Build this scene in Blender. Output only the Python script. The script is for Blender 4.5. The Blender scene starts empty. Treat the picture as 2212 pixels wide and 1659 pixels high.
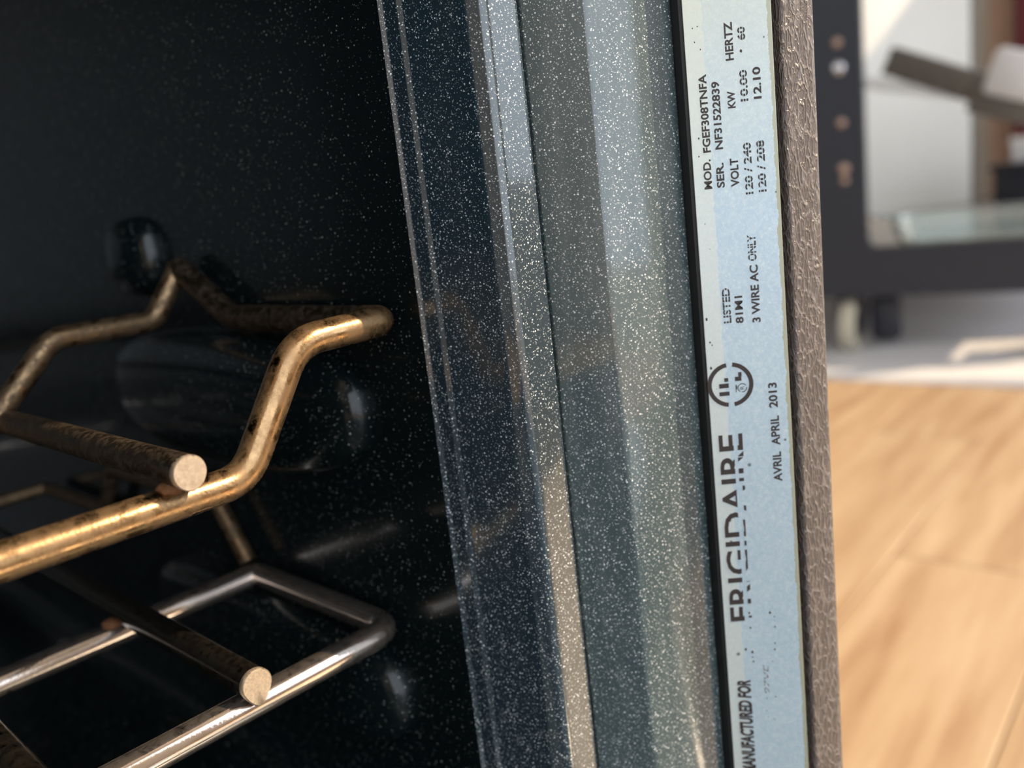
import bpy, bmesh, math, random
from mathutils import Vector, Matrix

random.seed(7)
scene = bpy.context.scene
COL = scene.collection
S = 0.001                      # everything below is laid out in millimetres
ZF = 420.0                     # camera height above the floor; z in the tables is relative to the camera


def W(x, y, z):
    return Vector((x * S, y * S, (z + ZF) * S))


# ------------------------------------------------------------------ camera
yaw, pit, rol = math.radians(45.345), math.radians(11.95), math.radians(-6.646)
F = Vector((math.sin(yaw) * math.cos(pit), math.cos(yaw) * math.cos(pit), -math.sin(pit)))
r0 = F.cross(Vector((0, 0, 1))).normalized()
u0 = r0.cross(F)
RT = r0 * math.cos(rol) + u0 * math.sin(rol)
UP = u0 * math.cos(rol) - r0 * math.sin(rol)
cam_data = bpy.data.cameras.new('camera')
cam = bpy.data.objects.new('camera', cam_data)
COL.objects.link(cam)
m = Matrix((RT, UP, -F)).transposed().to_4x4()
m.translation = W(0, 0, 0)
cam.matrix_world = m
cam_data.sensor_width = 36
cam_data.lens = 36 * 1900 / 2212
cam_data.clip_start = 0.01
cam_data.clip_end = 60
cam_data.dof.use_dof = True
cam_data.dof.focus_distance = 0.168
cam_data.dof.aperture_fstop = 10.5
scene.camera = cam

# ------------------------------------------------------------------ light
world = bpy.data.worlds.new('world')
scene.world = world
world.use_nodes = True
bg = world.node_tree.nodes['Background']
bg.inputs[0].default_value = (0.82, 0.90, 1.0, 1)
bg.inputs[1].default_value = 2.8
sun_data = bpy.data.lights.new('sun', 'SUN')
sun_data.energy = 6.2
sun_data.color = (1.0, 0.78, 0.52)
sun_data.angle = math.radians(0.8)
sun = bpy.data.objects.new('sun', sun_data)
COL.objects.link(sun)
SUN_AZ, SUN_EL = math.radians(36), math.radians(38)
to_sun = Vector((math.sin(SUN_AZ) * math.cos(SUN_EL), -math.cos(SUN_AZ) * math.cos(SUN_EL), math.sin(SUN_EL)))
sun.rotation_euler = to_sun.to_track_quat('Z', 'Y').to_euler()
sun.location = to_sun * 5
for px0, px1, pz0, pz1 in ((-1.7, 0.30, 0.0, 2.3), (0.72, 3.40, 0.45, 2.3)):      # sampling portals in the two openings of the front wall
    pd = bpy.data.lights.new('opening_portal', 'AREA')
    pd.shape = 'RECTANGLE'
    pd.size, pd.size_y = px1 - px0, pz1 - pz0
    pd.cycles.is_portal = True
    po = bpy.data.objects.new('opening_portal', pd)
    COL.objects.link(po)
    po.location = ((px0 + px1) / 2, -1.38, (pz0 + pz1) / 2)
    po.rotation_euler = (math.radians(90), 0, 0)
po = po.copy()
po.data = pd.copy()
po.data.size, po.data.size_y = 3.1, 1.55
COL.objects.link(po)
po.location = (-2.98, 2.15, 1.625)
po.rotation_euler = (math.radians(90), 0, math.radians(-90))
po = po.copy()
po.data = pd.copy()
po.data.size, po.data.size_y = 1.8, 1.85
COL.objects.link(po)
po.location = (3.88, -0.10, 1.375)
po.rotation_euler = (math.radians(90), 0, math.radians(90))
scene.view_settings.view_transform = 'Standard'
scene.view_settings.look = 'None'
scene.view_settings.gamma = 1
scene.view_settings.use_curve_mapping = False
scene.view_settings.exposure = 0.0


# ------------------------------------------------------------------ materials
class NT:
    def __init__(self, name):
        self.mat = bpy.data.materials.new(name)
        self.mat.use_nodes = True
        self.t = self.mat.node_tree
        self.p = self.t.nodes['Principled BSDF']

    def n(self, kind, **kw):
        nd = self.t.nodes.new('ShaderNode' + kind)
        for k, v in kw.items():
            if k in nd.inputs:
                self.link(v, nd.inputs[k])
            else:
                setattr(nd, k, v)
        return nd

    def link(self, v, sock):
        if isinstance(v, bpy.types.NodeSocket):
            self.t.links.new(v, sock)
        else:
            sock.default_value = v

    def coord(self, scale=(1, 1, 1), loc=(0, 0, 0), rot=(0, 0, 0)):
        g = self.n('NewGeometry')
        mp = self.n('Mapping')
        self.t.links.new(g.outputs['Position'], mp.inputs['Vector'])
        mp.inputs['Scale'].default_value = scale
        mp.inputs['Location'].default_value = loc
        mp.inputs['Rotation'].default_value = rot
        return mp.outputs[0]

    def obj_coord(self, scale=(1, 1, 1)):
        g = self.n('TexCoord')
        mp = self.n('Mapping')
        self.t.links.new(g.outputs['Object'], mp.inputs['Vector'])
        mp.inputs['Scale'].default_value = scale
        return mp.outputs[0]

    def noise(self, vec, scale, detail=3, rough=0.5):
        nd = self.n('TexNoise')
        self.t.links.new(vec, nd.inputs['Vector'])
        nd.inputs['Scale'].default_value = scale
        nd.inputs['Detail'].default_value = detail
        nd.inputs['Roughness'].default_value = rough
        return nd.outputs['Fac']

    def voro(self, vec, scale, feature='F1', rnd=1.0):
        nd = self.n('TexVoronoi', feature=feature)
        self.t.links.new(vec, nd.inputs['Vector'])
        nd.inputs['Scale'].default_value = scale
        nd.inputs['Randomness'].default_value = rnd
        return nd

    def math(self, op, a, b=0.0, clamp=False):
        nd = self.n('Math', operation=op, use_clamp=clamp)
        self.link(a, nd.inputs[0])
        self.link(b, nd.inputs[1])
        return nd.outputs[0]

    def ramp(self, fac, stops):
        nd = self.n('ValToRGB')
        self.t.links.new(fac, nd.inputs[0])
        el = nd.color_ramp.elements
        while len(el) < len(stops):
            el.new(0.5)
        for e, (p, c) in zip(el, stops):
            e.position = p
            e.color = (c, c, c, 1) if isinstance(c, (int, float)) else (*c, 1)
        return nd.outputs[0]

    def mix(self, fac, a, b):
        nd = self.n('Mix', data_type='RGBA')
        self.link(fac, nd.inputs[0])
        self.link(a if isinstance(a, bpy.types.NodeSocket) else (*a, 1), nd.inputs[6])
        self.link(b if isinstance(b, bpy.types.NodeSocket) else (*b, 1), nd.inputs[7])
        return nd.outputs[2]

    def bump(self, h, strength, dist):
        nd = self.n('Bump')
        self.t.links.new(h, nd.inputs['Height'])
        nd.inputs['Strength'].default_value = strength
        nd.inputs['Distance'].default_value = dist
        self.t.links.new(nd.outputs[0], self.p.inputs['Normal'])

    def set(self, **kw):
        names = dict(base='Base Color', rough='Roughness', metal='Metallic', spec='Specular IOR Level', coat='Coat Weight',
                     coatr='Coat Roughness', ior='IOR', trans='Transmission Weight')
        for k, v in kw.items():
            if isinstance(v, tuple):
                v = (*v, 1)
            self.link(v, self.p.inputs[names[k]])
        return self.mat


def plain(name, base, rough=0.5, metal=0.0, var=0.12, scale=40, **kw):
    k = NT(name)
    n = k.noise(k.coord(), scale, 4)
    lo = tuple(c * (1 - var) for c in base)
    hi = tuple(min(1, c * (1 + var)) for c in base)
    return k.set(base=k.mix(n, lo, hi), rough=rough, metal=metal, **kw)


def enamel(name, base, density, rough, dust, coat=1.0, cior=1.62, fleck=0.93):
    """dark porcelain enamel with fine pale flecks fused into it and a little dust"""
    k = NT(name)
    c = k.coord(rot=(0.37, 0.61, 0.23))
    v1 = k.voro(c, 1750)
    sel1 = k.n('SeparateColor')
    k.t.links.new(v1.outputs['Color'], sel1.inputs[0])
    r1 = k.math('MULTIPLY', k.math('GREATER_THAN', sel1.outputs[0], 1 - density), k.math('ADD', k.math('MULTIPLY', sel1.outputs[1], 0.22), 0.10))
    f1 = k.math('LESS_THAN', v1.outputs['Distance'], r1)
    v2 = k.voro(c, 3400)
    sel2 = k.n('SeparateColor')
    k.t.links.new(v2.outputs['Color'], sel2.inputs[0])
    r2 = k.math('MULTIPLY', k.math('GREATER_THAN', sel2.outputs[0], 1 - density * 0.8), k.math('MULTIPLY', sel2.outputs[1], 0.34))
    f2 = k.math('MULTIPLY', k.math('LESS_THAN', v2.outputs['Distance'], r2), 0.8)
    fl = k.math('MULTIPLY', k.math('MAXIMUM', f1, f2), k.math('ADD', k.math('MULTIPLY', sel1.outputs[2], 0.7), 0.3))
    smear = k.ramp(k.noise(k.coord((1, 1, 0.12)), 260, 5, 0.6), [(0.42, 0.0), (0.75, 1.0)])
    grain = k.noise(c, 3200, 2)
    film = k.math('MULTIPLY', k.math('MULTIPLY', k.math('ADD', smear, 0.35), grain), dust)
    col = k.mix(film, base, (0.62, 0.64, 0.62))
    col = k.mix(fl, col, (fleck, fleck * 1.03, fleck * 1.03))
    k.bump(k.noise(c, 700, 3), 0.10, 0.0002)
    k.p.inputs['Coat IOR'].default_value = cior
    return k.set(base=col, rough=rough, spec=0.5 if coat > 0.5 else 0.25, coat=coat, coatr=0.06)


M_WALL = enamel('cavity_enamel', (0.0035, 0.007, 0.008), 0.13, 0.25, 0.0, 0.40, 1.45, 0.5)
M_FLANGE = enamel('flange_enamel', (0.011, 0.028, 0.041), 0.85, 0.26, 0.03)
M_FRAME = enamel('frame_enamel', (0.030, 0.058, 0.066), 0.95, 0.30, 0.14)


def metal(name, light, dark, rough, dirt, dirtcol, scale, stretch):
    k = NT(name)
    c = k.coord(stretch)
    n = k.noise(c, scale, 6, 0.65)
    col = k.mix(n, dark, light)
    d = k.ramp(k.noise(k.coord(), scale * 1.7, 6, 0.7), [(0.5 - dirt * 0.2, 1.0), (0.72 - dirt * 0.2, 0.0)])
    d2 = k.math('MULTIPLY', d, dirt)
    col = k.mix(d2, col, dirtcol)
    rg = k.math('ADD', k.math('MULTIPLY', n, rough * 0.6), k.math('ADD', k.math('MULTIPLY', d2, 0.4), rough * 0.7))
    k.bump(k.noise(k.coord((1, 1, 1)), 1500, 3), 0.02 + 0.35 * dirt, 0.0002)
    return k.set(base=col, metal=k.math('SUBTRACT', 1.0, k.math('MULTIPLY', d2, 0.75)), rough=rg)


M_BRASS = metal('heat_tinted_rod', (0.58, 0.38, 0.19), (0.27, 0.15, 0.07), 0.17, 0.45, (0.07, 0.045, 0.03), 160, (0.25, 1, 1))
M_BROWN = metal('browned_rod', (0.34, 0.23, 0.13), (0.14, 0.09, 0.05), 0.34, 0.7, (0.03, 0.02, 0.014), 240, (0.4, 1, 1))
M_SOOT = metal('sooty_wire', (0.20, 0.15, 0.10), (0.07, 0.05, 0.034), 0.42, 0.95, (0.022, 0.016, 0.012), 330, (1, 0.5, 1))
M_CHROME = metal('chromed_rod', (0.82, 0.74, 0.68), (0.62, 0.50, 0.42), 0.055, 0.10, (0.05, 0.035, 0.025), 260, (0.12, 1, 1))
M_DCHROME = metal('dark_chromed_wire', (0.10, 0.085, 0.065), (0.03, 0.026, 0.02), 0.14, 0.30, (0.02, 0.015, 0.012), 300, (1, 0.3, 1))
M_CUT = metal('cut_wire_face', (0.95, 0.80, 0.62), (0.50, 0.38, 0.27), 0.40, 0.45, (0.16, 0.11, 0.07), 1100, (1, 1, 1))
M_RUST = plain('rust', (0.16, 0.065, 0.022), 0.85, 0, 0.6, 900)
M_GAP = plain('black_gap', (0.006, 0.006, 0.008), 0.35, 0, 0.4, 200)
M_BLACKM = plain('dark_steel', (0.012, 0.012, 0.013), 0.5, 0.0, 0.3, 300)
M_INK = plain('label_ink', (0.035, 0.026, 0.024), 0.55, 0, 0.5, 2500)
M_INKF = plain('faded_ink', (0.17, 0.16, 0.17), 0.6, 0, 0.5, 3500)


def leather():
    k = NT('grained_paint')
    nz = k.n('TexNoise')
    c = k.coord((1, 1, 0.30))
    k.t.links.new(c, nz.inputs['Vector'])
    nz.inputs['Scale'].default_value = 420
    nz.inputs['Detail'].default_value = 2
    ad = k.n('MixRGB', blend_type='LINEAR_LIGHT')
    ad.inputs[0].default_value = 0.0011
    k.t.links.new(c, ad.inputs[1])
    k.t.links.new(nz.outputs['Color'], ad.inputs[2])
    v = k.voro(ad.outputs[0], 880, 'DISTANCE_TO_EDGE', 1.0)
    v2 = k.voro(ad.outputs[0], 1900, 'DISTANCE_TO_EDGE', 1.0)
    ridge = k.ramp(v.outputs['Distance'], [(0.0, 1.0), (0.16, 0.0)])
    ridge2 = k.ramp(v2.outputs['Distance'], [(0.0, 0.4), (0.12, 0.0)])
    h = k.math('ADD', ridge, ridge2)
    k.bump(h, 1.0, 0.00022)
    col = k.mix(ridge, (0.13, 0.108, 0.098), (0.22, 0.19, 0.175))
    return k.set(base=col, rough=0.40, spec=0.5)


M_LEATHER = leather()


def label_mat():
    k = NT('foil_label')
    g = k.n('TexCoord')
    sp = k.n('SeparateXYZ')
    k.t.links.new(g.outputs['Object'], sp.inputs[0])      # object space: x along the print (m), y across (m)
    c = g.outputs['Object']
    mp = k.n('Mapping')
    k.t.links.new(c, mp.inputs['Vector'])
    o = mp.outputs[0]
    m1 = k.ramp(k.noise(o, 900, 6, 0.7), [(0.44, 0.0), (0.68, 1.0)])
    m2 = k.ramp(k.noise(o, 2600, 3, 0.6), [(0.55, 0.0), (0.75, 1.0)])
    base = k.mix(k.noise(o, 120, 3), (0.43, 0.57, 0.68), (0.51, 0.64, 0.73))  # silver foil; the blue is sky reflection painted into the base colour
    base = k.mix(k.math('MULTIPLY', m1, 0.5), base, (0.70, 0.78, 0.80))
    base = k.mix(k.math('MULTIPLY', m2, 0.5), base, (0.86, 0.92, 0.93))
    # cream strip where the clear film has lifted, frayed edge
    edge = k.math('ADD', sp.outputs[1], k.math('MULTIPLY', k.math('SUBTRACT', k.noise(o, 350, 5, 0.7), 0.5), 0.0016))
    strip = k.math('GREATER_THAN', edge, -0.0037)
    yel = k.n('MapRange')
    k.t.links.new(sp.outputs[0], yel.inputs[0])
    yel.inputs[1].default_value = -0.01
    yel.inputs[2].default_value = 0.035
    film = k.math('MULTIPLY', strip, 0.62)
    base = k.mix(film, base, (0.70, 0.74, 0.68))
    base = k.mix(k.math('MULTIPLY', yel.outputs[0], 0.55), base, (0.62, 0.60, 0.44))
    # bare olive edge along the right hand side
    rim = k.math('LESS_THAN', edge, -0.0157)
    base = k.mix(rim, base, (0.42, 0.43, 0.33))
    # dark pin-prick stains
    v = k.voro(o, 420)
    sc = k.n('SeparateColor')
    k.t.links.new(v.outputs['Color'], sc.inputs[0])
    spot = k.math('MULTIPLY', k.math('GREATER_THAN', sc.outputs[0], 0.93),
                  k.math('LESS_THAN', v.outputs['Distance'], k.math('MULTIPLY', sc.outputs[1], 0.20)))
    base = k.mix(k.math('MULTIPLY', spot, 0.75), base, (0.06, 0.08, 0.09))
    k.bump(k.noise(o, 1200, 4), 0.08, 0.0002)
    return k.set(base=base, metal=0.25, rough=0.38)


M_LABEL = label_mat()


def wood():
    k = NT('wood_plank')
    info = k.n('ObjectInfo')
    g = k.n('TexCoord')
    mp = k.n('Mapping')
    k.t.links.new(g.outputs['Object'], mp.inputs['Vector'])
    mp.inputs['Scale'].default_value = (1.2, 14, 1)
    ad = k.n('VectorMath', operation='ADD')
    k.t.links.new(mp.outputs[0], ad.inputs[0])
    cmb = k.n('CombineXYZ')
    k.t.links.new(k.math('MULTIPLY', info.outputs['Random'], 40), cmb.inputs[2])
    k.t.links.new(cmb.outputs[0], ad.inputs[1])
    n = k.noise(ad.outputs[0], 3.0, 6, 0.6)
    col = k.ramp(n, [(0.30, (0.38, 0.23, 0.13)), (0.50, (0.50, 0.345, 0.21)), (0.72, (0.60, 0.45, 0.295))])
    tint = k.mix(info.outputs['Random'], (0.86, 0.84, 0.82), (1.0, 1.0, 1.0))
    mx = k.n('MixRGB', blend_type='MULTIPLY')
    mx.inputs[0].default_value = 1
    k.t.links.new(col, mx.inputs[1])
    k.t.links.new(tint, mx.inputs[2])
    return k.set(base=mx.outputs[0], rough=0.42)


M_WOOD = wood()
M_SLAB = plain('concrete', (0.36, 0.34, 0.31), 0.8, 0, 0.2, 6)
M_SHEET = plain('grey_sheet', (0.72, 0.70, 0.71), 0.55, 0, 0.08, 5)
M_PLASTER = plain('plaster', (0.80, 0.76, 0.68), 0.8, 0, 0.04, 5)
M_BLACK = plain('black_powder_coat', (0.015, 0.020, 0.032), 0.5, 0, 0.25, 60)
M_GREY = plain('grey_steel', (0.20, 0.185, 0.165), 0.5, 0.2, 0.2, 40)
M_WHITE = plain('white_board', (0.86, 0.85, 0.80), 0.35, 0, 0.03, 4)
M_WPLASTIC = plain('white_plastic', (0.85, 0.84, 0.85), 0.35, 0, 0.05, 20)
M_CREAM = plain('cream_wheel', (0.50, 0.47, 0.38), 0.5, 0, 0.15, 60)
M_PEACH = plain('peach_board', (0.80, 0.54, 0.40), 0.7, 0, 0.1, 12)
M_RED = plain('dark_red_paint', (0.16, 0.025, 0.035), 0.6, 0, 0.15, 12)
M_NAVY = plain('navy_plastic', (0.015, 0.018, 0.03), 0.5, 0, 0.2, 30)
M_BOLT = plain('bright_bolt', (0.75, 0.78, 0.85), 0.2, 1.0, 0.1, 60)
M_BOLT2 = plain('copper_bolt', (0.55, 0.40, 0.33), 0.35, 0.8, 0.2, 60)
kg = NT('pale_glass')
M_GLASS = kg.set(base=kg.mix(kg.noise(kg.coord(), 30, 2), (0.80, 0.92, 0.95), (0.90, 0.97, 0.98)), rough=0.08, trans=0.92, ior=1.45)


# ------------------------------------------------------------------ builders
def mesh_obj(name, verts, faces, mat, parent=None, smooth=None):
    me = bpy.data.meshes.new(name)
    me.from_pydata([tuple(v) for v in verts], [], faces)
    me.update()
    return link(name, me, mat, parent, smooth)


def link(name, me, mat, parent=None, smooth=None):
    o = bpy.data.objects.new(name, me)
    COL.objects.link(o)
    if mat is not None and len(me.materials) == 0:
        me.materials.append(mat)
    if parent is not None:
        o.parent = parent
    if smooth is not None:
        for p in me.polygons:
            p.use_smooth = True
        me.set_sharp_from_angle(angle=math.radians(smooth))
    return o


def bm_obj(name, bm, mat, parent=None, smooth=None):
    bmesh.ops.recalc_face_normals(bm, faces=bm.faces)
    me = bpy.data.meshes.new(name)
    bm.to_mesh(me)
    bm.free()
    return link(name, me, mat, parent, smooth)


def empty(name, loc=(0, 0, 0), rz=0.0):
    o = bpy.data.objects.new(name, None)
    COL.objects.link(o)
    o.location = loc
    o.rotation_euler = (0, 0, rz)
    o.empty_display_size = 0.05
    return o


def tag(o, label, cat, group=None):
    o['label'] = label
    o['category'] = cat
    if group:
        o['group'] = group
    return o


def structure(o):
    o['kind'] = 'structure'
    return o


def box_bm(a, b, bevel=0.0, seg=2, bm=None):
    bm = bm or bmesh.new()
    r = bmesh.ops.create_cube(bm, size=1)
    vs = r['verts']
    for v in vs:
        v.co = Vector((a[i] + (b[i] - a[i]) * (v.co[i] + 0.5) for i in range(3)))
    if bevel:
        es = {e for v in vs for e in v.link_edges}
        bmesh.ops.bevel(bm, geom=list(es), offset=bevel, segments=seg, affect='EDGES', profile=0.5)
    return bm


def box(name, a, b, mat, parent=None, bevel=0.0, seg=2):
    """box between two corners, metres"""
    return bm_obj(name, box_bm(a, b, bevel, seg), mat, parent, 40 if bevel else None)


def mbox(name, a, b, mat, parent=None, bevel=0.0):
    """box in the millimetre frame"""
    return box(name, W(*a), W(*b), mat, parent, bevel * S)


def fillet(pts, radius, closed=False, seg=7):
    """round the corners of a polyline; radius may be a list"""
    P = [Vector(p) for p in pts]
    n = len(P)
    rad = radius if isinstance(radius, (list, tuple)) else [radius] * n
    out = []
    for i, p in enumerate(P):
        if not closed and i in (0, n - 1):
            out.append(p)
            continue
        a, b = P[(i - 1) % n], P[(i + 1) % n]
        d1, d2 = (a - p), (b - p)
        l1, l2 = d1.length, d2.length
        d1.normalize()
        d2.normalize()
        ang = d1.angle(d2)
        if rad[i] <= 0 or abs(ang - math.pi) < 0.02:
            out.append(p)
            continue
        t = min(rad[i] / math.tan(ang / 2), l1 * 0.48, l2 * 0.48)
        s, e = p + d1 * t, p + d2 * t
        for k in range(seg + 1):
            f = k / seg
            out.append(s.lerp(p, f).lerp(p.lerp(e, f), f))
    return out


def tube_mesh(name, path, rad, closed=False, nseg=20, chamfer=0.0):
    P = [Vector(p) for p in path]
    n = len(P)
    verts, faces = [], []
    prev = None
    nrm = None
    for i, p in enumerate(P):
        if closed:
            t = (P[(i + 1) % n] - P[(i - 1) % n]).normalized()
        else:
            t = (P[min(i + 1, n - 1)] - P[max(i - 1, 0)]).normalized()
        if nrm is None:
            nrm = Vector((0, 0, 1)) if abs(t.z) < 0.9 else Vector((1, 0, 0))
        nrm = (nrm - t * nrm.dot(t)).normalized()
        b = t.cross(nrm)
        for k in range(nseg):
            a = 2 * math.pi * k / nseg
            verts.append(p + (nrm * math.cos(a) + b * math.sin(a)) * rad)
    loops = n if closed else n - 1
    for i in range(loops):
        for k in range(nseg):
            a, b_ = i * nseg + k, i * nseg + (k + 1) % nseg
            c, d = ((i + 1) % n) * nseg + (k + 1) % nseg, ((i + 1) % n) * nseg + k
            faces.append((a, b_, c, d))
    if not closed:
        faces.append(tuple(range(nseg - 1, -1, -1)))
        faces.append(tuple((n - 1) * nseg + k for k in range(nseg)))
    me = bpy.data.meshes.new(name)
    me.from_pydata([tuple(v) for v in verts], [], faces)
    bm = bmesh.new()
    bm.from_mesh(me)
    bmesh.ops.recalc_face_normals(bm, faces=bm.faces)
    bm.to_mesh(me)
    bm.free()
    return me


def rod(name, pts, rad, bend, mat, parent, closed=False):
    path = fillet([W(*p) for p in pts], [b * S for b in bend] if isinstance(bend, (list, tuple)) else bend * S, closed)
    return link(name, tube_mesh(name, path, rad * S, closed), mat, parent, 50)


def extrude(name, prof, z0, z1, mat, parent, smooth=35, thick=None, steps=1):
    """vertical sheet-metal strip: plan polyline (mm) swept from z0 to z1, solid with the given wall thickness"""
    P = [Vector((p[0], p[1])) for p in prof]
    n = len(P)
    # offset copy behind the visible face (to the right hand side of travel from cavity to room)
    back = []
    for i in range(n):
        t = (P[min(i + 1, n - 1)] - P[max(i - 1, 0)]).normalized()
        nb = Vector((-t.y, t.x))
        back.append(P[i] + nb * (thick or 0.8))
    ring = P + back[::-1]
    verts, faces = [], []
    zs = [z0 + (z1 - z0) * k / steps for k in range(steps + 1)]
    m_ = len(ring)
    for z in zs:
        verts += [W(q.x, q.y, z) for q in ring]
    for s_ in range(steps):
        for i in range(m_):
            j = (i + 1) % m_
            faces.append((s_ * m_ + i, s_ * m_ + j, (s_ + 1) * m_ + j, (s_ + 1) * m_ + i))
    for base, flip in ((0, True), (steps * m_, False)):
        for i in range(n - 1):
            q = (base + i, base + i + 1, base + m_ - 2 - i, base + m_ - 1 - i)
            faces.append(q[::-1] if flip else q)
    o = mesh_obj(name, verts, faces, mat, parent)
    bm = bmesh.new()
    bm.from_mesh(o.data)
    bmesh.ops.recalc_face_normals(bm, faces=bm.faces)
    bm.to_mesh(o.data)
    bm.free()
    for p in o.data.polygons:
        p.use_smooth = True
    o.data.set_sharp_from_angle(angle=math.radians(smooth))
    return o


def superblob(name, c, r, e, mat, parent, nu=40, nv=24):
    """superquadric embossing, centre and radii in mm; e = roundness exponent"""
    def sp(v, p):
        return math.copysign(abs(v) ** p, v)
    verts, faces = [], []
    for j in range(nv + 1):
        ph = -math.pi / 2 + math.pi * j / nv
        for i in range(nu):
            th = 2 * math.pi * i / nu
            # pole along x so the nose points into the cavity
            x = sp(math.sin(ph), e)
            y = sp(math.cos(ph), e) * sp(math.cos(th), 0.75)
            z = sp(math.cos(ph), e) * sp(math.sin(th), 0.75)
            verts.append(W(c[0] + r[0] * x, c[1] + r[1] * y, c[2] + r[2] * z))
    for j in range(nv):
        for i in range(nu):
            faces.append((j * nu + i, j * nu + (i + 1) % nu, (j + 1) * nu + (i + 1) % nu, (j + 1) * nu + i))
    o = mesh_obj(name, verts, faces, mat, parent)
    bm = bmesh.new()
    bm.from_mesh(o.data)
    bmesh.ops.remove_doubles(bm, verts=bm.verts, dist=1e-6)
    bmesh.ops.recalc_face_normals(bm, faces=bm.faces)
    bm.to_mesh(o.data)
    bm.free()
    for p in o.data.polygons:
        p.use_smooth = True
    return o


XM = -186.0                                   # middle plane of the oven


def mir(x):
    return 2 * XM - x


# ------------------------------------------------------------------ room
floor = structure(box('floor', (-3.0, -4.5, -0.10), (3.9, 4.2, -0.012), M_SLAB))
pw, pl = 0.158, 1.22
pa = 0.075                                    # planks run a touch askew to the range
ca, sa = math.cos(pa), math.sin(pa)
plank_me = {}
for row in range(-13, 11):
    for col_ in range(-2, 3):
        off = (row * 0.437) % pl
        x0 = col_ * pl + off - 0.3
        if x0 > 2.0 or x0 + pl < -1.6:
            continue
        if 'p' not in plank_me:
            bm = box_bm((0, 0, -0.012), (pl - 0.0012, pw - 0.0014, 0.0), 0.0012, 1)
            me = bpy.data.meshes.new('plank')
            bm.to_mesh(me)
            bm.free()
            me.materials.append(M_WOOD)
            plank_me['p'] = me
        o = bpy.data.objects.new('plank', plank_me['p'])
        COL.objects.link(o)
        y0 = 0.118 + row * pw
        o.location = (x0 * ca - y0 * sa, x0 * sa + y0 * ca, 0)
        o.rotation_euler = (0, 0, pa)
        o.parent = floor
wr = structure(box('wall_right', (3.75, -1.4, -0.1), (3.9, 4.2, 0.45), M_PLASTER))  # unseen window opening in this wall, added to let sun onto the white panel
for nm, y0, y1, z0, z1 in (('lintel', -1.4, 4.2, 2.3, 2.7), ('pier', -1.4, -1.0, 0.45, 2.3), ('pier', 0.80, 4.2, 0.45, 2.3)):
    box(nm, (3.75, y0, z0), (3.9, y1, z1), M_PLASTER, wr)
wl = structure(box('wall_left', (-3.0, -1.4, -0.1), (-2.85, 4.2, 0.85), M_PLASTER))  # its unseen window opening is added to brighten cart, sheet and white panel
for nm, y0, y1, z0, z1 in (('lintel', -1.4, 4.2, 2.4, 2.7), ('pier', -1.4, 0.6, 0.85, 2.4), ('pier', 3.7, 4.2, 0.85, 2.4), ('mullion', 2.1, 2.2, 0.85, 2.4)):
    box(nm, (-3.0, y0, z0), (-2.85, y1, z1), M_PLASTER, wl)
structure(box('wall_back', (-2.85, 4.05, -0.1), (3.75, 4.2, 2.7), M_PLASTER))
structure(box('ceiling', (-3.0, -1.4, 2.7), (3.9, 4.2, 2.85), M_PLASTER))
# front wall: a wide doorway in front of the oven and a broad window to its right
wf = structure(box('wall_front', (-2.85, -1.4, 2.3), (3.75, -1.25, 2.7), M_PLASTER))
for nm, x0, x1, z0, z1 in (('pier', -2.85, -1.7, -0.1, 2.3), ('pier', 0.30, 0.72, -0.1, 2.3), ('pier', 3.40, 3.75, -0.1, 2.3), ('parapet', 0.72, 3.40, -0.1, 0.45)):
    box(nm, (x0, -1.4, z0), (x1, -1.25, z1), M_PLASTER, wf)

# ------------------------------------------------------------------ the range
rng = tag(empty('kitchen_range', W(XM, 400, -ZF)), 'black speckled enamel oven range with worn silver rating label on its frame', 'oven')
RI = Matrix.Translation(-rng.location)


def under(o, parent=None):
    """parent a mesh laid out in world coordinates to the range (or one of its parts)"""
    o.parent = parent or rng
    if parent is None:
        o.matrix_parent_inverse = RI
    return o


ZT, ZB = 205.0, -168.0
bm = box_bm(W(mir(118), 141.2, ZB), W(118, 560, ZT))
front = [f for f in bm.faces if f.calc_center_median().y < 0.15]
bmesh.ops.delete(bm, geom=front, context='FACES')
ed = [e for e in bm.edges if not e.is_boundary]
bmesh.ops.bevel(bm, geom=ed, offset=0.014, segments=5, affect='EDGES', profile=0.5)
bmesh.ops.recalc_face_normals(bm, faces=bm.faces)
bmesh.ops.reverse_faces(bm, faces=bm.faces)
me = bpy.data.meshes.new('oven_cavity')
bm.to_mesh(me)
bm.free()
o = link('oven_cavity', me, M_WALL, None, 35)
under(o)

# cavity lip: rolled bead, flare, rounded shoulder, up to the seam
flange = [(118.4, 143.2)] + [tuple(v[:2]) for v in fillet([(118, 141.25, 0), (118, 141.2, 0), (118.8, 140.4, 0), (119.0, 136.9, 0), (119.8, 136.0, 0), (122.3, 122.0, 0), (124.0, 118.6, 0), (132.7, 117.8, 0), (133.6, 121.4, 0)],
                                                [0, 0.5, 0.6, 0.8, 0.7, 5, 3.0, 1.2, 0])]
frame = [tuple(v[:2]) for v in fillet([(131.0, 119.5, 0), (129.9, 114.9, 0), (132.4, 111.4, 0), (137.0, 105.0, 0), (153.4, 97.25, 0), (154.6, 101.5, 0)], [0, 0.8, 8, 3.0, 1.1, 0])]
channel = [(154.2, 104.0), (155.0, 99.5), (157.0, 98.0), (153.4, 93.2)]
backing = [(153.2, 98.0), (151.9, 95.2), (152.2, 94.75), (162.8, 82.1), (163.9, 84.2), (165.5, 86.5)]
side = [(166.5, 90.0)] + [tuple(v[:2]) for v in fillet([(165.6, 84.6, 0), (164.3, 81.2, 0), (171.9, 77.4, 0), (175.0, 84.0, 0), (175.0, 300.0, 0)], [0, 1.0, 2.2, 4, 0])] + [(175.0, 640.0)]
KF = 1.03
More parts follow.
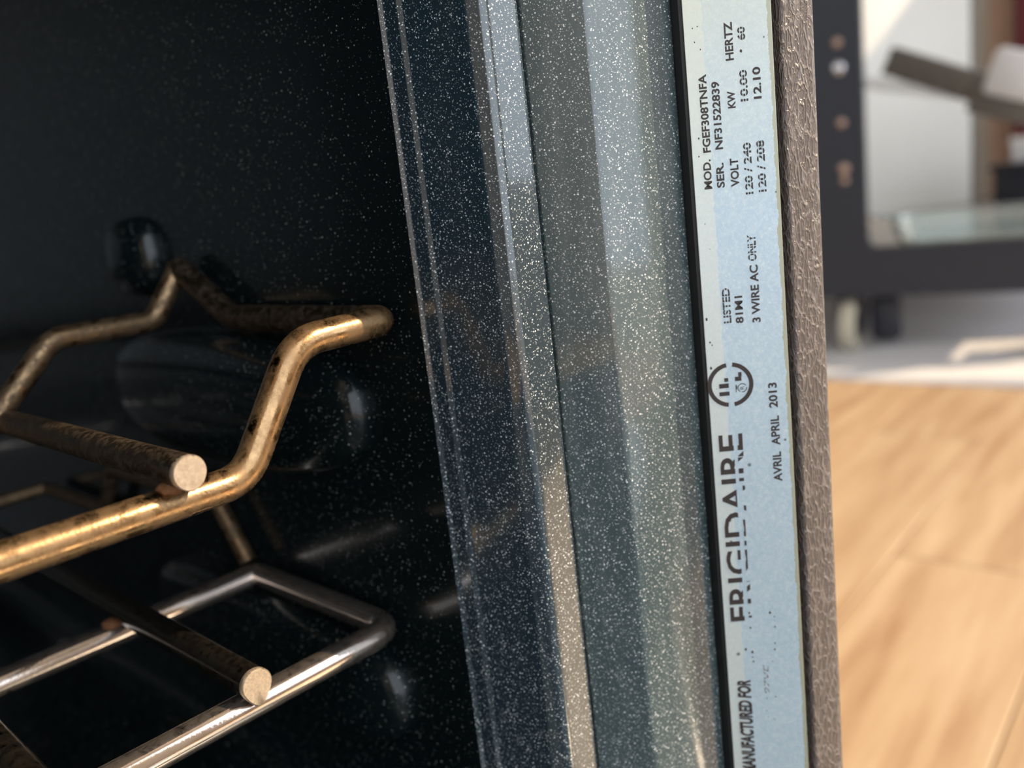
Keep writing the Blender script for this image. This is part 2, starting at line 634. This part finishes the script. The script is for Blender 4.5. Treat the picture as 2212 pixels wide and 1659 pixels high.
frame, channel, backing, side = [[(x * KF, y * KF if y < 200 else y) for x, y in q] for q in (frame, channel, backing, side)]
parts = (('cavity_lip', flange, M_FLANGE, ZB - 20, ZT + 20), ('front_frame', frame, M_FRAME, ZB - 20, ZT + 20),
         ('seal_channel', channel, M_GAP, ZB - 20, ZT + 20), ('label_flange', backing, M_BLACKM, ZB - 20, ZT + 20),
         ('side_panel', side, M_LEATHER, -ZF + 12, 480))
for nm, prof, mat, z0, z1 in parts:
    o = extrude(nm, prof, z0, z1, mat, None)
    under(o)
    mp_ = [(mir(x), y) for x, y in prof][::-1]
    o = extrude(nm, mp_, z0, z1, mat, None)
    under(o)
for nm, a, b, mat in (('frame_header', (mir(118), 98, ZT), (118, 141, ZT + 40), M_FRAME), ('frame_sill', (mir(118), 98, ZB - 20), (118, 141, ZB), M_FRAME),
                      ('control_panel', (mir(179), 82, ZT + 45), (179, 150, 470), M_BLACKM), ('cooktop', (mir(184), 75, 482), (184, 660, 496), M_BLACKM),
                      ('storage_drawer', (mir(160), 84, -ZF + 30), (160, 108, ZB - 28), M_BLACKM), ('rear_panel', (mir(179), 640, -ZF + 12), (179, 646, 480), M_BLACKM),
                      ('base_pan', (mir(179), 110, -ZF + 12), (179, 640, -ZF + 16), M_BLACKM)):
    under(mbox(nm, a, b, mat, None, 2.0))
for fx in (150, mir(150)):
    for fy in (130, 600):
        under(mbox('levelling_foot', (fx - 14, fy - 14, -ZF), (fx + 14, fy + 14, -ZF + 13), M_BLACKM, None, 3))

# the door, folded down flat in front of the opening
door = mbox('oven_door', (mir(166), -440, -242), (166, 74, -196), M_FLANGE, None, 4)
under(door)
mbox('door_glass', (mir(60), -350, -196.5), (60, -60, -194.5), M_GAP, door, 1)
rod('door_gasket', [(mir(130), -400, -195.5), (130, -400, -195.5), (130, 20, -195.5), (mir(130), 20, -195.5)], 3.0, 18, M_BLACKM, door, True)
rod('door_handle', [(mir(140), -420, -240), (mir(140), -420, -285), (140, -420, -285), (140, -420, -240)], 9, 12, M_GREY, door)
for hx in (120, mir(120)):
    mbox('hinge_arm', (hx - 6, 60, -205), (hx + 6, 112, -186), M_BLACKM, door, 2)

# embossed rack ledges and stops on both side walls
for sgn in (0, 1):
    for zc in (-45.3, -119.6):
        o = superblob('rack_ledge', (117.5 if not sgn else mir(117.5), 229, zc), (9.5, 66, 19.0), 0.62, M_WALL, None)
        under(o)
    for zc in (-5.0,):
        o = superblob('rack_stop', (117.5 if not sgn else mir(117.5), 268, zc), (7.5, 14, 12), 0.9, M_WALL, None)
        under(o)

# ------------------------------------------------------------------ rating label
PH = math.radians(40)
LT = Vector((math.sin(PH), -math.cos(PH), 0))       # across the label, cavity side to room side
LN = Vector((-math.cos(PH), -math.sin(PH), 0))      # out of the label
LO = Vector((152.0, 94.6, 0.0)) * KF
lab_m = Matrix((Vector((0, 0, 1)), -LT, LN)).transposed().to_4x4()
lab_m = lab_m @ Matrix.Diagonal((KF, KF, 1, 1))
lab_m.translation = W(*(LO + LN * 0.12))
bm = bmesh.new()
box_bm((-0.150, -0.01642, -0.00012), (0.078, -0.00012, 0.00012), 0.00008, 1, bm)
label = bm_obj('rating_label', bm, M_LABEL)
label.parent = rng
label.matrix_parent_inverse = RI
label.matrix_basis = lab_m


def flat_part(name, bm, mat):
    """print lying on the label: label coordinates in mm -> a sub-part of the label"""
    for v in bm.verts:
        v.co = Vector((v.co.x * S, v.co.y * S, 0.00016))
    bmesh.ops.recalc_face_normals(bm, faces=bm.faces)
    me = bpy.data.meshes.new(name)
    bm.to_mesh(me)
    bm.free()
    o = link(name, me, mat)
    o.parent = label
    return o


def text_bm(body, u0_, u1_, v, cap, shear=0.0, bold=0.012, space=1.0):
    cu = bpy.data.curves.new('t', 'FONT')
    cu.body = body
    cu.size = 1.0
    cu.shear = shear
    cu.offset = bold
    cu.space_character = space
    cu.resolution_u = 3
    t = bpy.data.objects.new('t', cu)
    COL.objects.link(t)
    dg = bpy.context.evaluated_depsgraph_get()
    dg.update()
    me = bpy.data.meshes.new_from_object(t.evaluated_get(dg))
    bpy.data.objects.remove(t)
    bpy.data.curves.remove(cu)
    bm = bmesh.new()
    bm.from_mesh(me)
    bpy.data.meshes.remove(me)
    xs = [q.co.x for q in bm.verts]
    x0, x1 = min(xs), max(xs)
    capu = 0.69 + 2 * bold
    for q in bm.verts:
        q.co = Vector((u0_ + (q.co.x - x0) / (x1 - x0) * (u1_ - u0_), -v + (q.co.y + bold) / capu * cap, 0))
    return bm


def cut_bands(bm, v, cap, keep):
    """keep only the given bands of the letter height, 0 = baseline, 1 = cap line; (lo, hi, u_lo, u_hi)"""
    out = bmesh.new()
    for band in keep:
        b = bm.copy()
        lo, hi = band[0], band[1]
        cuts = [((0, -v + lo * cap, 0), (0, -1, 0)), ((0, -v + hi * cap, 0), (0, 1, 0))]
        if len(band) > 2:
            cuts += [((band[2], 0, 0), (-1, 0, 0)), ((band[3], 0, 0), (1, 0, 0))]
        for co, no in cuts:
            bmesh.ops.bisect_plane(b, geom=b.verts[:] + b.edges[:] + b.faces[:], plane_co=co, plane_no=no, clear_outer=True)
        me = bpy.data.meshes.new('x')
        b.to_mesh(me)
        b.free()
        out.from_mesh(me)
        bpy.data.meshes.remove(me)
    bm.free()
    return out


ALL = [(-0.2, 1.2)]
WORN = [(-0.2, 0.26), (0.36, 0.62), (0.72, 1.2)]
WORN2 = [(-0.2, 0.24), (0.34, 0.70), (0.80, 1.2)]
LINES = [
    ('MOD.', -2.95, 2.67, 3.57, 1.51, ALL), ('FGEF308TNFA', 3.97, 18.39, 3.75, 1.49, ALL),
    ('SER.', -2.96, 1.78, 5.97, 1.50, ALL), ('NF31522839', 4.30, 16.82, 6.08, 1.49, ALL),
    ('VOLT', -3.02, 2.33, 8.77, 1.59, ALL), ('KW', 11.62, 14.75, 8.92, 1.47, ALL), ('HERTZ', 20.27, 27.13, 9.10, 1.54, ALL),
    ('120 / 240', -4.77, 4.97, 11.34, 1.50, WORN), ('10.00', 12.60, 18.32, 11.35, 1.43, WORN), ('60', 23.64, 26.02, 11.40, 1.41, WORN),
    ('120 / 208', -4.61, 5.11, 13.86, 1.50, WORN2), ('12.10', 12.76, 18.55, 13.85, 1.47, ALL),
    ('LISTED', -29.56, -22.48, 5.63, 1.55, WORN), ('81M1', -29.82, -24.31, 8.01, 1.55, ALL),
    ('3 WIRE AC', -29.98, -18.5, 11.38, 1.64, ALL), ('ONLY', -17.7, -12.59, 11.25, 1.64, WORN2),
    ('AVRIL', -63.75, -57.3, 14.0, 1.75, ALL), ('APRIL', -55.9, -49.6, 13.95, 1.75, ALL), ('2013', -47.9, -42.63, 13.85, 1.75, ALL),
    ('FRIGIDAIRE', -94.62, -52.66, 6.37, 4.91, [(0.38, 1.1), (0.06, 0.20, -94, -85.5), (0.10, 0.19, -84, -71.5), (0.02, 0.12, -71, -64), (0.04, 0.24, -63, -57.8), (-0.1, 0.22, -57.6, -52)]),
    ('MANUFACTURED FOR', -131.97, -108.79, 4.90, 2.97, ALL),
]
for body, a, b, v, cap, keep in LINES:
    it = body.startswith('MANU')
    bm = text_bm(body, a, b, v, cap, 0.25 if it else 0.0, 0.016 if body == 'FRIGIDAIRE' else (0.045 if it else 0.03))
    if keep is not ALL:
        bm = cut_bands(bm, v, cap, keep)
    flat_part('lettering', bm, M_INK)


def poly(bm, pts):
    bm.faces.new([bm.verts.new((p[0], p[1], 0)) for p in pts])


def rect(bm, u_0, u_1, v_0, v_1):
    poly(bm, [(u_0, -v_1), (u_1, -v_1), (u_1, -v_0), (u_0, -v_0)])


def arc(bm, cu_, cv_, ro, ri, a0, a1, n=28):
    for k in range(n):
        t0, t1 = a0 + (a1 - a0) * k / n, a0 + (a1 - a0) * (k + 1) / n
        poly(bm, [(cu_ + r_ * math.cos(t), -cv_ + r_ * math.sin(t)) for r_, t in ((ri, t0), (ro, t0), (ro, t1), (ri, t1))])


# approval mark: broken ring, worn letters, small circled letter
bm = bmesh.new()
CU, CV = -42.25, 4.62
D = math.radians
arc(bm, CU, CV, 4.62, 3.75, D(8), D(172))
arc(bm, CU, CV, 4.62, 3.75, D(188), D(352))
flat_part('mark_ring', bm, M_INK)
bm = bmesh.new()
rect(bm, -44.45, -43.6, 2.30, 4.35)
rect(bm, -42.85, -41.9, 2.35, 4.30)
rect(bm, -41.55, -40.75, 3.45, 4.25)
flat_part('mark_letter', bm, M_INK)
bm = bmesh.new()
rect(bm, -41.6, -40.7, 5.6, 6.9)
rect(bm, -40.7, -39.8, 6.3, 6.98)
flat_part('mark_letter', bm, M_INK)
bm = bmesh.new()
arc(bm, -43.1, 6.95, 0.95, 0.78, D(-60), D(150), 16)
arc(bm, -43.1, 6.95, 0.95, 0.78, D(170), D(275), 10)
rect(bm, -43.9, -42.3, 5.62, 5.76)
rect(bm, -43.3, -42.5, 5.76, 5.92)
flat_part('mark_circle', bm, M_INK)
flat_part('lettering', text_bm('R', -43.45, -42.75, 7.35, 0.85, 0, 0.0), M_INK)
flat_part('lettering', cut_bands(text_bm('97VE', -112.3, -105.4, 8.9, 1.1, 0.2, 0.0), 8.9, 1.1, [(0, 0.45), (0.6, 1.1)]), M_INKF)
specks = [(21.7, 10.5, .32), (-28.4, .75, .32), (-33.1, 1.1, .2), (-33.7, 1.5, .16), (-38.4, .95, .3), (-93.2, 9.9, .3), (-94.2, 10.8, .16), (-95.1, 10.8, .14), (-96.6, 10.8, .2),
          (-96.4, 5.6, .25), (-92.9, 5.5, .25), (-101.4, 4.3, .3), (-102.2, 5.7, .34), (-103.4, 5.7, .18), (-104.4, 5.8, .24), (-100.4, 10.6, .2), (-101.9, 10.5, .22), (-104.7, 9.9, .14),
          (-113.6, 8.2, .14), (-113.3, 10.1, .18), (-116.6, 8.0, .13), (-118.1, 8.3, .12), (-118.8, 9.6, .12), (24.3, 2.0, .15), (22.9, 3.0, .14), (26.8, 1.8, .14), (27.0, 2.7, .12), (12.0, 2.6, .1),
          (6.8, 1.6, .2), (4.5, 2.5, .22), (3.4, 1.4, .16), (-9.5, 1.7, .12), (-14.5, 2.3, .1)]
bm = bmesh.new()
for u, v, r_ in specks:
    ph = random.random() * 6
    poly(bm, [(u + r_ * random.uniform(0.8, 1.3) * math.cos(ph + k * 0.785), -v + r_ * random.uniform(0.6, 0.95) * math.sin(ph + k * 0.785)) for k in range(8)])
bmesh.ops.triangulate(bm, faces=bm.faces)
fr = flat_part('print_fragments', bm, M_INK)
fr['kind'] = 'stuff'


# ------------------------------------------------------------------ racks
def weld(parent, x, y, z, r_):
    bm = bmesh.new()
    bmesh.ops.create_icosphere(bm, subdivisions=2, radius=1)
    for v in bm.verts:
        k = 1 + random.uniform(-0.18, 0.18)
        v.co = W(x + v.co.x * r_ * k, y + v.co.y * r_ * k, z + v.co.z * r_ * 0.55 * k)
    o = bm_obj('weld', bm, M_RUST, None, 180)
    rack_child(o, parent)


def rack_child(o, root):
    o.parent = root
    o.matrix_parent_inverse = Matrix.Translation(-root.location)


def cap_face(root, wire_o, x, y, z, r_, drip, mat):
    """ground-flat end of a wire, a sub-part of that wire"""
    bm = bmesh.new()
    n = 28
    ring = []
    for k in range(n):
        a = 2 * math.pi * k / n
        px, pz = r_ * math.cos(a), r_ * math.sin(a)
        if pz < 0:
            px *= 1 - 0.28 * drip * (-pz / r_) ** 2
            pz *= 1 + 0.42 * drip * (-pz / r_)
        ring.append((px, pz))
    c0 = bm.verts.new(W(x, y - 0.55, z - 0.1 * drip))
    inner = [bm.verts.new(W(x + p[0] * 0.93, y - 0.55, z + p[1] * 0.93)) for p in ring]
    outer = [bm.verts.new(W(x + p[0], y - 0.25, z + p[1])) for p in ring]
    rear = [bm.verts.new(W(x + p[0], y + 0.7, z + p[1] * 0.98)) for p in ring]
    for k in range(n):
        j = (k + 1) % n
        bm.faces.new((c0, inner[k], inner[j]))
        bm.faces.new((inner[k], outer[k], outer[j], inner[j]))
        bm.faces.new((outer[k], rear[k], rear[j], outer[j]))
    bm.faces.new(rear[::-1])
    o = bm_obj('cut_end', bm, mat, None, 45)
    o.parent = wire_o


YU, ZU = 147.5, -45.5
upper = tag(empty('oven_rack', W(XM, YU, ZU)), 'upper oven rack of heat-browned golden steel with cranked-up corner', 'oven rack')
half = [(76.2, YU, ZU), (91.3, YU, -22.6), (113.4, YU, -22.2), (113.4, 211, -22.2), (113.4, 235, -8.6), (104, 236, -21.8), (77.5, 236, -21.6), (53.5, 236, ZU)]
bend = [9, 11, 4.5, 10, 2.6, 6, 8, 8]
fr_ = [(mir(p[0]),) + p[1:] for p in half[:3]][::-1] + half[:3]
o = rod('front_rod', [(mir(113.4), 154, -22.2)] + fr_ + [(113.4, 154, -22.2)], 3.2, [0, 4.5, 11, 9, 9, 11, 4.5, 0], M_BRASS, None)
rack_child(o, upper)
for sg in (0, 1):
    o = rod('side_rail', [((mir(p[0]) if sg else p[0]),) + p[1:] for p in [(113.4, 153, -22.2)] + half[3:5]], 3.15, [0, 10, 0], M_SOOT, None)  # sooty, and its dark colour also stands in for the rail's shade
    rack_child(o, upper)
cr = half[4:]
o = rod('cross_rod', cr + [(mir(p[0]),) + p[1:] for p in cr[::-1]], 2.9, [0, 6, 8, 8, 8, 8, 6, 0], M_BROWN, None)
rack_child(o, upper)
x = 63.3
while x > mir(75):
    o = rod('wire', [(x, 141.8, -39.4), (x, 330, -39.4), (x, 520, -39.4)], 3.1, 0, M_SOOT, None)
    rack_child(o, upper)
    if x > -60:
        cap_face(upper, o, x, 141.8, -39.4, 3.12, 0.15, M_CUT)
        weld(upper, x - 1.5, YU - 0.5, -42.4, 2.6)
    x -= 41.6
o = rod('rear_rod', [(mir(108), 516, -45.5), (108, 516, -45.5)], 3.0, 0, M_SOOT, None)
rack_child(o, upper)

YL, ZL = 161.0, -96.5
lower = tag(empty('oven_rack', W(XM, YL, ZL)), 'lower oven rack of shiny chromed wire with rusty welds', 'oven rack')
half = [(113.2, YL, ZL), (113.2, 222.5, ZL)]
loop = half + [(mir(x), y, z) for x, y, z in half[::-1]]
o = rod('frame_rod', loop, 3.15, [6.5, 2.4, 2.4, 6.5], M_CHROME, None, True)
rack_child(o, lower)
half = [(112.8, 225.5, -93.6), (112.8, 238, -77), (112.8, 312, -77), (112.8, 327, -95), (112.8, 388, -95.5)]
loop = half + [(mir(x), y, z) for x, y, z in half[::-1]]
o = rod('side_rail', loop, 2.5, [0, 5, 6, 6, 3, 3, 6, 6, 5, 0], M_BROWN, None, False)
rack_child(o, lower)
x = 75.0
while x > mir(90):
    o = rod('wire', [(x, 156.5, -90.3), (x, 330, -90.3), (x, 520, -90.3)], 3.3, 0, M_DCHROME, None)
    rack_child(o, lower)
    if x > -60:
        cap_face(lower, o, x, 156.5, -90.3, 3.42, 0.95, M_CUT)
        weld(lower, x - 2.6, 222.3, -93.2, 2.7)
        weld(lower, x + 2.6, 222.8, -93.2, 2.2)
    x -= 41.0
o = rod('rear_rod', [(mir(112), 514, -96.5), (112, 514, -96.5)], 3.0, 0, M_CHROME, None)
rack_child(o, lower)

# ------------------------------------------------------------------ pale sheet on the floor
NX, NY = 60, 40
verts, faces = [], []
for i in range(NX + 1):
    for j in range(NY + 1):
        x = 1.64 + 1.75 * i / NX
        y = -0.7 + 2.6 * j / NY
        h = 0.006 + 0.010 * max(0, math.sin(x * 17 + y * 9 + 1.2 * math.sin(y * 4))) ** 3 + 0.004 * max(0, math.sin(x * 31 - y * 13)) ** 2
        if i == 0:
            x += 0.012 * math.sin(y * 6) + 0.10 * (0.4 - y) * 0.0
            h = 0.0015
        verts.append((x, y, h))
for i in range(NX):
    for j in range(NY):
        a = i * (NY + 1) + j
        faces.append((a, a + NY + 1, a + NY + 2, a + 1))
o = mesh_obj('floor_sheet', verts, faces, M_SHEET, None, 180)
md = o.modifiers.new('thick', 'SOLIDIFY')
md.thickness = 0.0012
md.offset = -1
tag(o, 'pale grey sheet with soft folds spread on the floor under the black cart', 'sheet')

# ------------------------------------------------------------------ cart: long black trolley seen from its end
CA = math.atan2(-0.98, 0.18) + math.pi / 2        # local -y = to the right in the picture, local +x = away
cart = tag(empty('utility_cart', (1.822, 0.79, 0.0), CA), 'black steel utility cart on casters standing on the pale sheet', 'cart')
H1, H2, HT = 0.131, 0.234, 1.15


def end_frame(x0, t, yl, yi):
    """sheet-steel end frame with a round-cornered opening, local cart coordinates"""
    outer = [(yl, H1), (-0.46, H1), (-0.46, HT), (yl, HT)]
    inn = fillet([(yi, H2, 0), (-0.415, H2, 0), (-0.415, HT - 0.1, 0), (yi, HT - 0.1, 0)], 0.022, True, 5)
    bm = bmesh.new()
    fr_ = []
    for xx in (x0, x0 + t):
        ov = [bm.verts.new((xx, a, b)) for a, b in outer]
        iv = [bm.verts.new((xx, p.x, p.y)) for p in inn]
        fr_.append((ov, iv))
    q = len(inn) // 4
    for ov, iv in fr_:
        for k in range(4):
            # outer edge k -> k+1 with the run of inner points between the two corner middles
            ids = [(k * q + q // 2 + s_) % len(iv) for s_ in range(q + 1)]
            bm.faces.new([ov[k], ov[(k + 1) % 4]] + [iv[i_] for i_ in reversed(ids)])
    for L_ in (0, 1):
        a, b = fr_[0][L_], fr_[1][L_]
        for k in range(len(a)):
            j = (k + 1) % len(a)
            bm.faces.new((a[k], a[j], b[j], b[k]))
    o = bm_obj('end_frame', bm, M_BLACK, cart)
    return o


end_frame(0.0, 0.03, 0.45, -0.052)
end_frame(1.42, 0.03, 0.45, 0.40)
box('shelf', (0.03, -0.44, H2 - 0.03), (1.42, 0.44, H2 - 0.004), plain('shelf_steel', (0.34, 0.30, 0.26), 0.35, 0.3, 0.1, 10), cart, 0.002)
for ry in (-0.46, 0.41):
    box('top_rail', (0.03, ry, HT - 0.05), (1.42, ry + 0.04, HT - 0.01), M_BLACK, cart, 0.004)
for bx, bz, r_, mt in ((-0.006, 0.646, 0.009, M_BOLT2), (-0.006, 0.597, 0.013, M_BOLT), (-0.006, 0.49, 0.009, M_BOLT2), (-0.006, 0.398, 0.011, M_BOLT2), (-0.006, 0.375, 0.008, M_BOLT2)):
    bm = bmesh.new()
    bmesh.ops.create_uvsphere(bm, u_segments=12, v_segments=6, radius=r_)
    for v in bm.verts:
        v.co = Vector((v.co.x * 0.5 - 0.001, v.co.y - 0.008 - (0.646 - bz) * 0.02, v.co.z + bz))
    bm_obj('bolt', bm, mt, cart, 180)


def lathe(name, prof, axis_pt, mat, parent, n=28):
    """prof: (radius, offset along local y)"""
    verts, faces = [], []
    for k in range(n):
        a = 2 * math.pi * k / n
        for r_, off in prof:
            verts.append((axis_pt[0] + r_ * math.cos(a), axis_pt[1] + off, axis_pt[2] + r_ * math.sin(a)))
    q = len(prof)
    for k in range(n):
        j = (k + 1) % n
        for i in range(q):
            i2 = (i + 1) % q
            faces.append((k * q + i, k * q + i2, j * q + i2, j * q + i))
    o = mesh_obj(name, verts, faces, mat, parent)
    bm = bmesh.new()
    bm.from_mesh(o.data)
    bmesh.ops.recalc_face_normals(bm, faces=bm.faces)
    bm.to_mesh(o.data)
    bm.free()
    for p in o.data.polygons:
        p.use_smooth = True
    o.data.set_sharp_from_angle(angle=math.radians(40))
    return o


for cxp, cyp in ((0.05, -0.02), (0.05, -0.41), (0.05, 0.40), (1.40, 0.40), (1.40, -0.41)):
    fork = empty('caster', (cxp, cyp, 0))
    fork.parent = cart
    R_ = 0.058
    zc = 0.008 + R_
    lathe('tyre', [(R_ * 0.62, -0.015), (R_ * 0.9, -0.017), (R_, -0.011), (R_, 0.011), (R_ * 0.9, 0.017), (R_ * 0.62, 0.015)], (-0.012, 0.01, zc), M_CREAM, fork)
    lathe('hub', [(0.004, -0.014), (R_ * 0.64, -0.012), (R_ * 0.64, 0.012), (0.004, 0.014)], (-0.012, 0.01, zc), M_NAVY, fork)
    bm = bmesh.new()
    for sy in (-1, 1):
        prof = [(-0.028, zc - 0.014), (0.0, zc - 0.02), (0.034, 0.10), (0.036, H1), (-0.036, H1), (-0.034, 0.10)]
        vs0 = [bm.verts.new((a, 0.01 + sy * 0.020, b)) for a, b in prof]
        vs1 = [bm.verts.new((a, 0.01 + sy * 0.025, b)) for a, b in prof]
        bm.faces.new(vs0)
        bm.faces.new(vs1[::-1])
        for k in range(len(prof)):
            j = (k + 1) % len(prof)
            bm.faces.new((vs0[k], vs0[j], vs1[j], vs1[k]))
    bm_obj('fork', bm, M_NAVY, fork)
    box('brake_pedal', (0.0, -0.085, zc - 0.042), (0.045, -0.022, 0.129), M_NAVY, fork, 0.02, 4)

# glass dish, lever tool, boxes on the cart's lower shelf
dish = tag(empty('glass_dish', (1.945, 0.57, H2 - 0.003), CA), 'clear glass oblong dish on the near end of the cart shelf', 'dish')
bm = bmesh.new()
ringo = fillet([(-0.055, -0.17, 0), (0.085, -0.17, 0), (0.085, 0.15, 0), (-0.055, 0.15, 0)], 0.03, True, 5)
ctr = Vector((0.015, -0.01, 0))
prof = [(0.0, 0.004, 0.86), (0.0, 0.0, 0.86), (0.010, 0.0, 0.92), (0.055, 0.0, 1.0), (0.060, 0.0, 1.06), (0.055, 0.0, 1.05), (0.050, 0.0, 0.965), (0.012, 0.0, 0.88), (0.006, 0.0, 0.82)]
rings = []
for z_, _, sc_ in prof[1:]:
    rings.append([bm.verts.new((ctr.x + (p.x - ctr.x) * sc_, ctr.y + (p.y - ctr.y) * sc_, z_)) for p in ringo])
for a, b in zip(rings, rings[1:]):
    for k in range(len(a)):
        j = (k + 1) % len(a)
        bm.faces.new((a[k], a[j], b[j], b[k]))
bm.faces.new(rings[0][::-1])
bm.faces.new(rings[-1])
bm_obj('bowl', bm, M_GLASS, dish, 50)
for sy in (-0.19, 0.165):
    box('handle', (-0.02, sy - 0.018, 0.048), (0.05, sy + 0.018, 0.062), M_GLASS, dish, 0.006, 3)

tool = tag(empty('lever_tool', (2.30, 0.40, H2 - 0.003), 0), 'grey steel lever arm with white grip above the cart shelf', 'tool')
tz = H2 - 0.003
A0, A1 = Vector((0.0, 0.46, 0.639 - tz)), Vector((0.0, 0.10, 0.465 - tz))
dirv = (A1 - A0).normalized()
upv = Vector((1, 0, 0)).cross(dirv).normalized()
if upv.z < 0:
    upv = -upv


def bar(name, p, q, hw, hd, mat, parent, bevel=0.004):
    d_ = (q - p)
    L_ = d_.length
    d_.normalize()
    sx = Vector((1, 0, 0))
    u_ = sx.cross(d_).normalized()
    bm = box_bm((-hd, -hw, 0), (hd, hw, L_), bevel, 2)
    mt = Matrix((sx, u_, d_)).transposed().to_4x4()
    mt.translation = p
    bmesh.ops.transform(bm, matrix=mt, verts=bm.verts)
    return bm_obj(name, bm, mat, parent, 40)


bar('arm', A0, A1, 0.033, 0.02, M_GREY, tool)
bar('grip', Vector((-0.035, 0.225, 0.575 - tz)), Vector((-0.035, 0.08, 0.52 - tz)), 0.052, 0.022, M_WPLASTIC, tool, 0.015)
bar('bracket', Vector((0, 0.27, 0.520 - tz)), Vector((0, 0.05, 0.43 - tz)), 0.028, 0.03, M_GREY, tool)
bar('stand', Vector((0, 0.0, 0.02)), Vector((0, 0.06, 0.48 - tz)), 0.03, 0.03, M_GREY, tool)
box('base', (-0.10, -0.12, 0), (0.10, 0.10, 0.025), M_GREY, tool, 0.006)
sp0, sp1 = Vector((0.05, 0.56, 0.607 - tz)), Vector((0.03, 0.30, 0.532 - tz))
path = []
dsp = (sp1 - sp0)
e1 = Vector((1, 0, 0))
e2 = e1.cross(dsp.normalized())
for k in range(241):
    f_ = k / 240
    a = f_ * 2 * math.pi * 20
    path.append(sp0 + dsp * f_ + (e1 * math.cos(a) + e2 * math.sin(a)) * 0.013)
link('spring', tube_mesh('spring', path, 0.0028, False, 6), M_WPLASTIC, tool, 60)

nb = box('storage_box', (2.80, 0.60, H2 - 0.0035), (2.98, 0.765, H2 + 0.105), M_NAVY, None, 0.006)
bm = box_bm((2.79, 0.59, H2 + 0.102), (2.99, 0.775, H2 + 0.118), 0.004, 2)
lid = bm_obj('lid', bm, M_NAVY, nb, 40)
tag(nb, 'dark navy storage box at the right on the cart shelf', 'box')
cb = box('carton', (2.86, 0.62, H2 + 0.118), (2.94, 0.735, H2 + 0.185), M_WPLASTIC, None, 0.003)
box('lid', (2.857, 0.617, H2 + 0.171), (2.943, 0.738, H2 + 0.187), M_WPLASTIC, cb, 0.002)
tag(cb, 'small white carton lying on the navy storage box', 'carton')

wb = tag(empty('white_panel', (3.17, 0.93, H2 - 0.004), math.radians(53)), 'large plain white panel standing upright at the back of the cart shelf', 'panel')
box('board', (0.0, 0.0, 0.0), (0.018, 0.62, 0.80), M_WHITE, wb, 0.002)
box('edge_trim', (-0.004, -0.016, 0.0), (0.022, 0.0, 0.80), M_GREY, wb, 0.002)
pb = tag(empty('plank_board', (3.60, 0.955, 0), 0), 'tall peach-coloured board leaning upright behind the cart', 'board')
box('board', (0.0, -0.055, 0.0), (0.03, 0.045, 1.5), M_PEACH, pb, 0.003)
box('batten', (-0.02, -0.055, 1.2), (0.0, 0.045, 1.28), M_PEACH, pb, 0.003)
rc = tag(empty('red_cabinet', (3.40, 0.55, 0), 0), 'dark red metal cabinet at the right behind the cart', 'cabinet')
box('body', (0.0, -0.45, 0.06), (0.30, 0.318, 1.4), M_RED, rc, 0.006)
box('door', (-0.018, -0.44, 0.08), (0.0, -0.07, 1.38), M_RED, rc, 0.004)
box('door', (-0.018, -0.06, 0.08), (0.0, 0.308, 1.38), M_RED, rc, 0.004)
for yy in (-0.10, -0.03):
    box('handle', (-0.04, yy - 0.01, 0.7), (-0.018, yy + 0.01, 0.85), M_GREY, rc, 0.004)
for lx in (0.02, 0.26):
    for ly in (-0.43, 0.28):
        box('foot', (lx, ly, 0), (lx + 0.03, ly + 0.03, 0.062), M_GREY, rc)
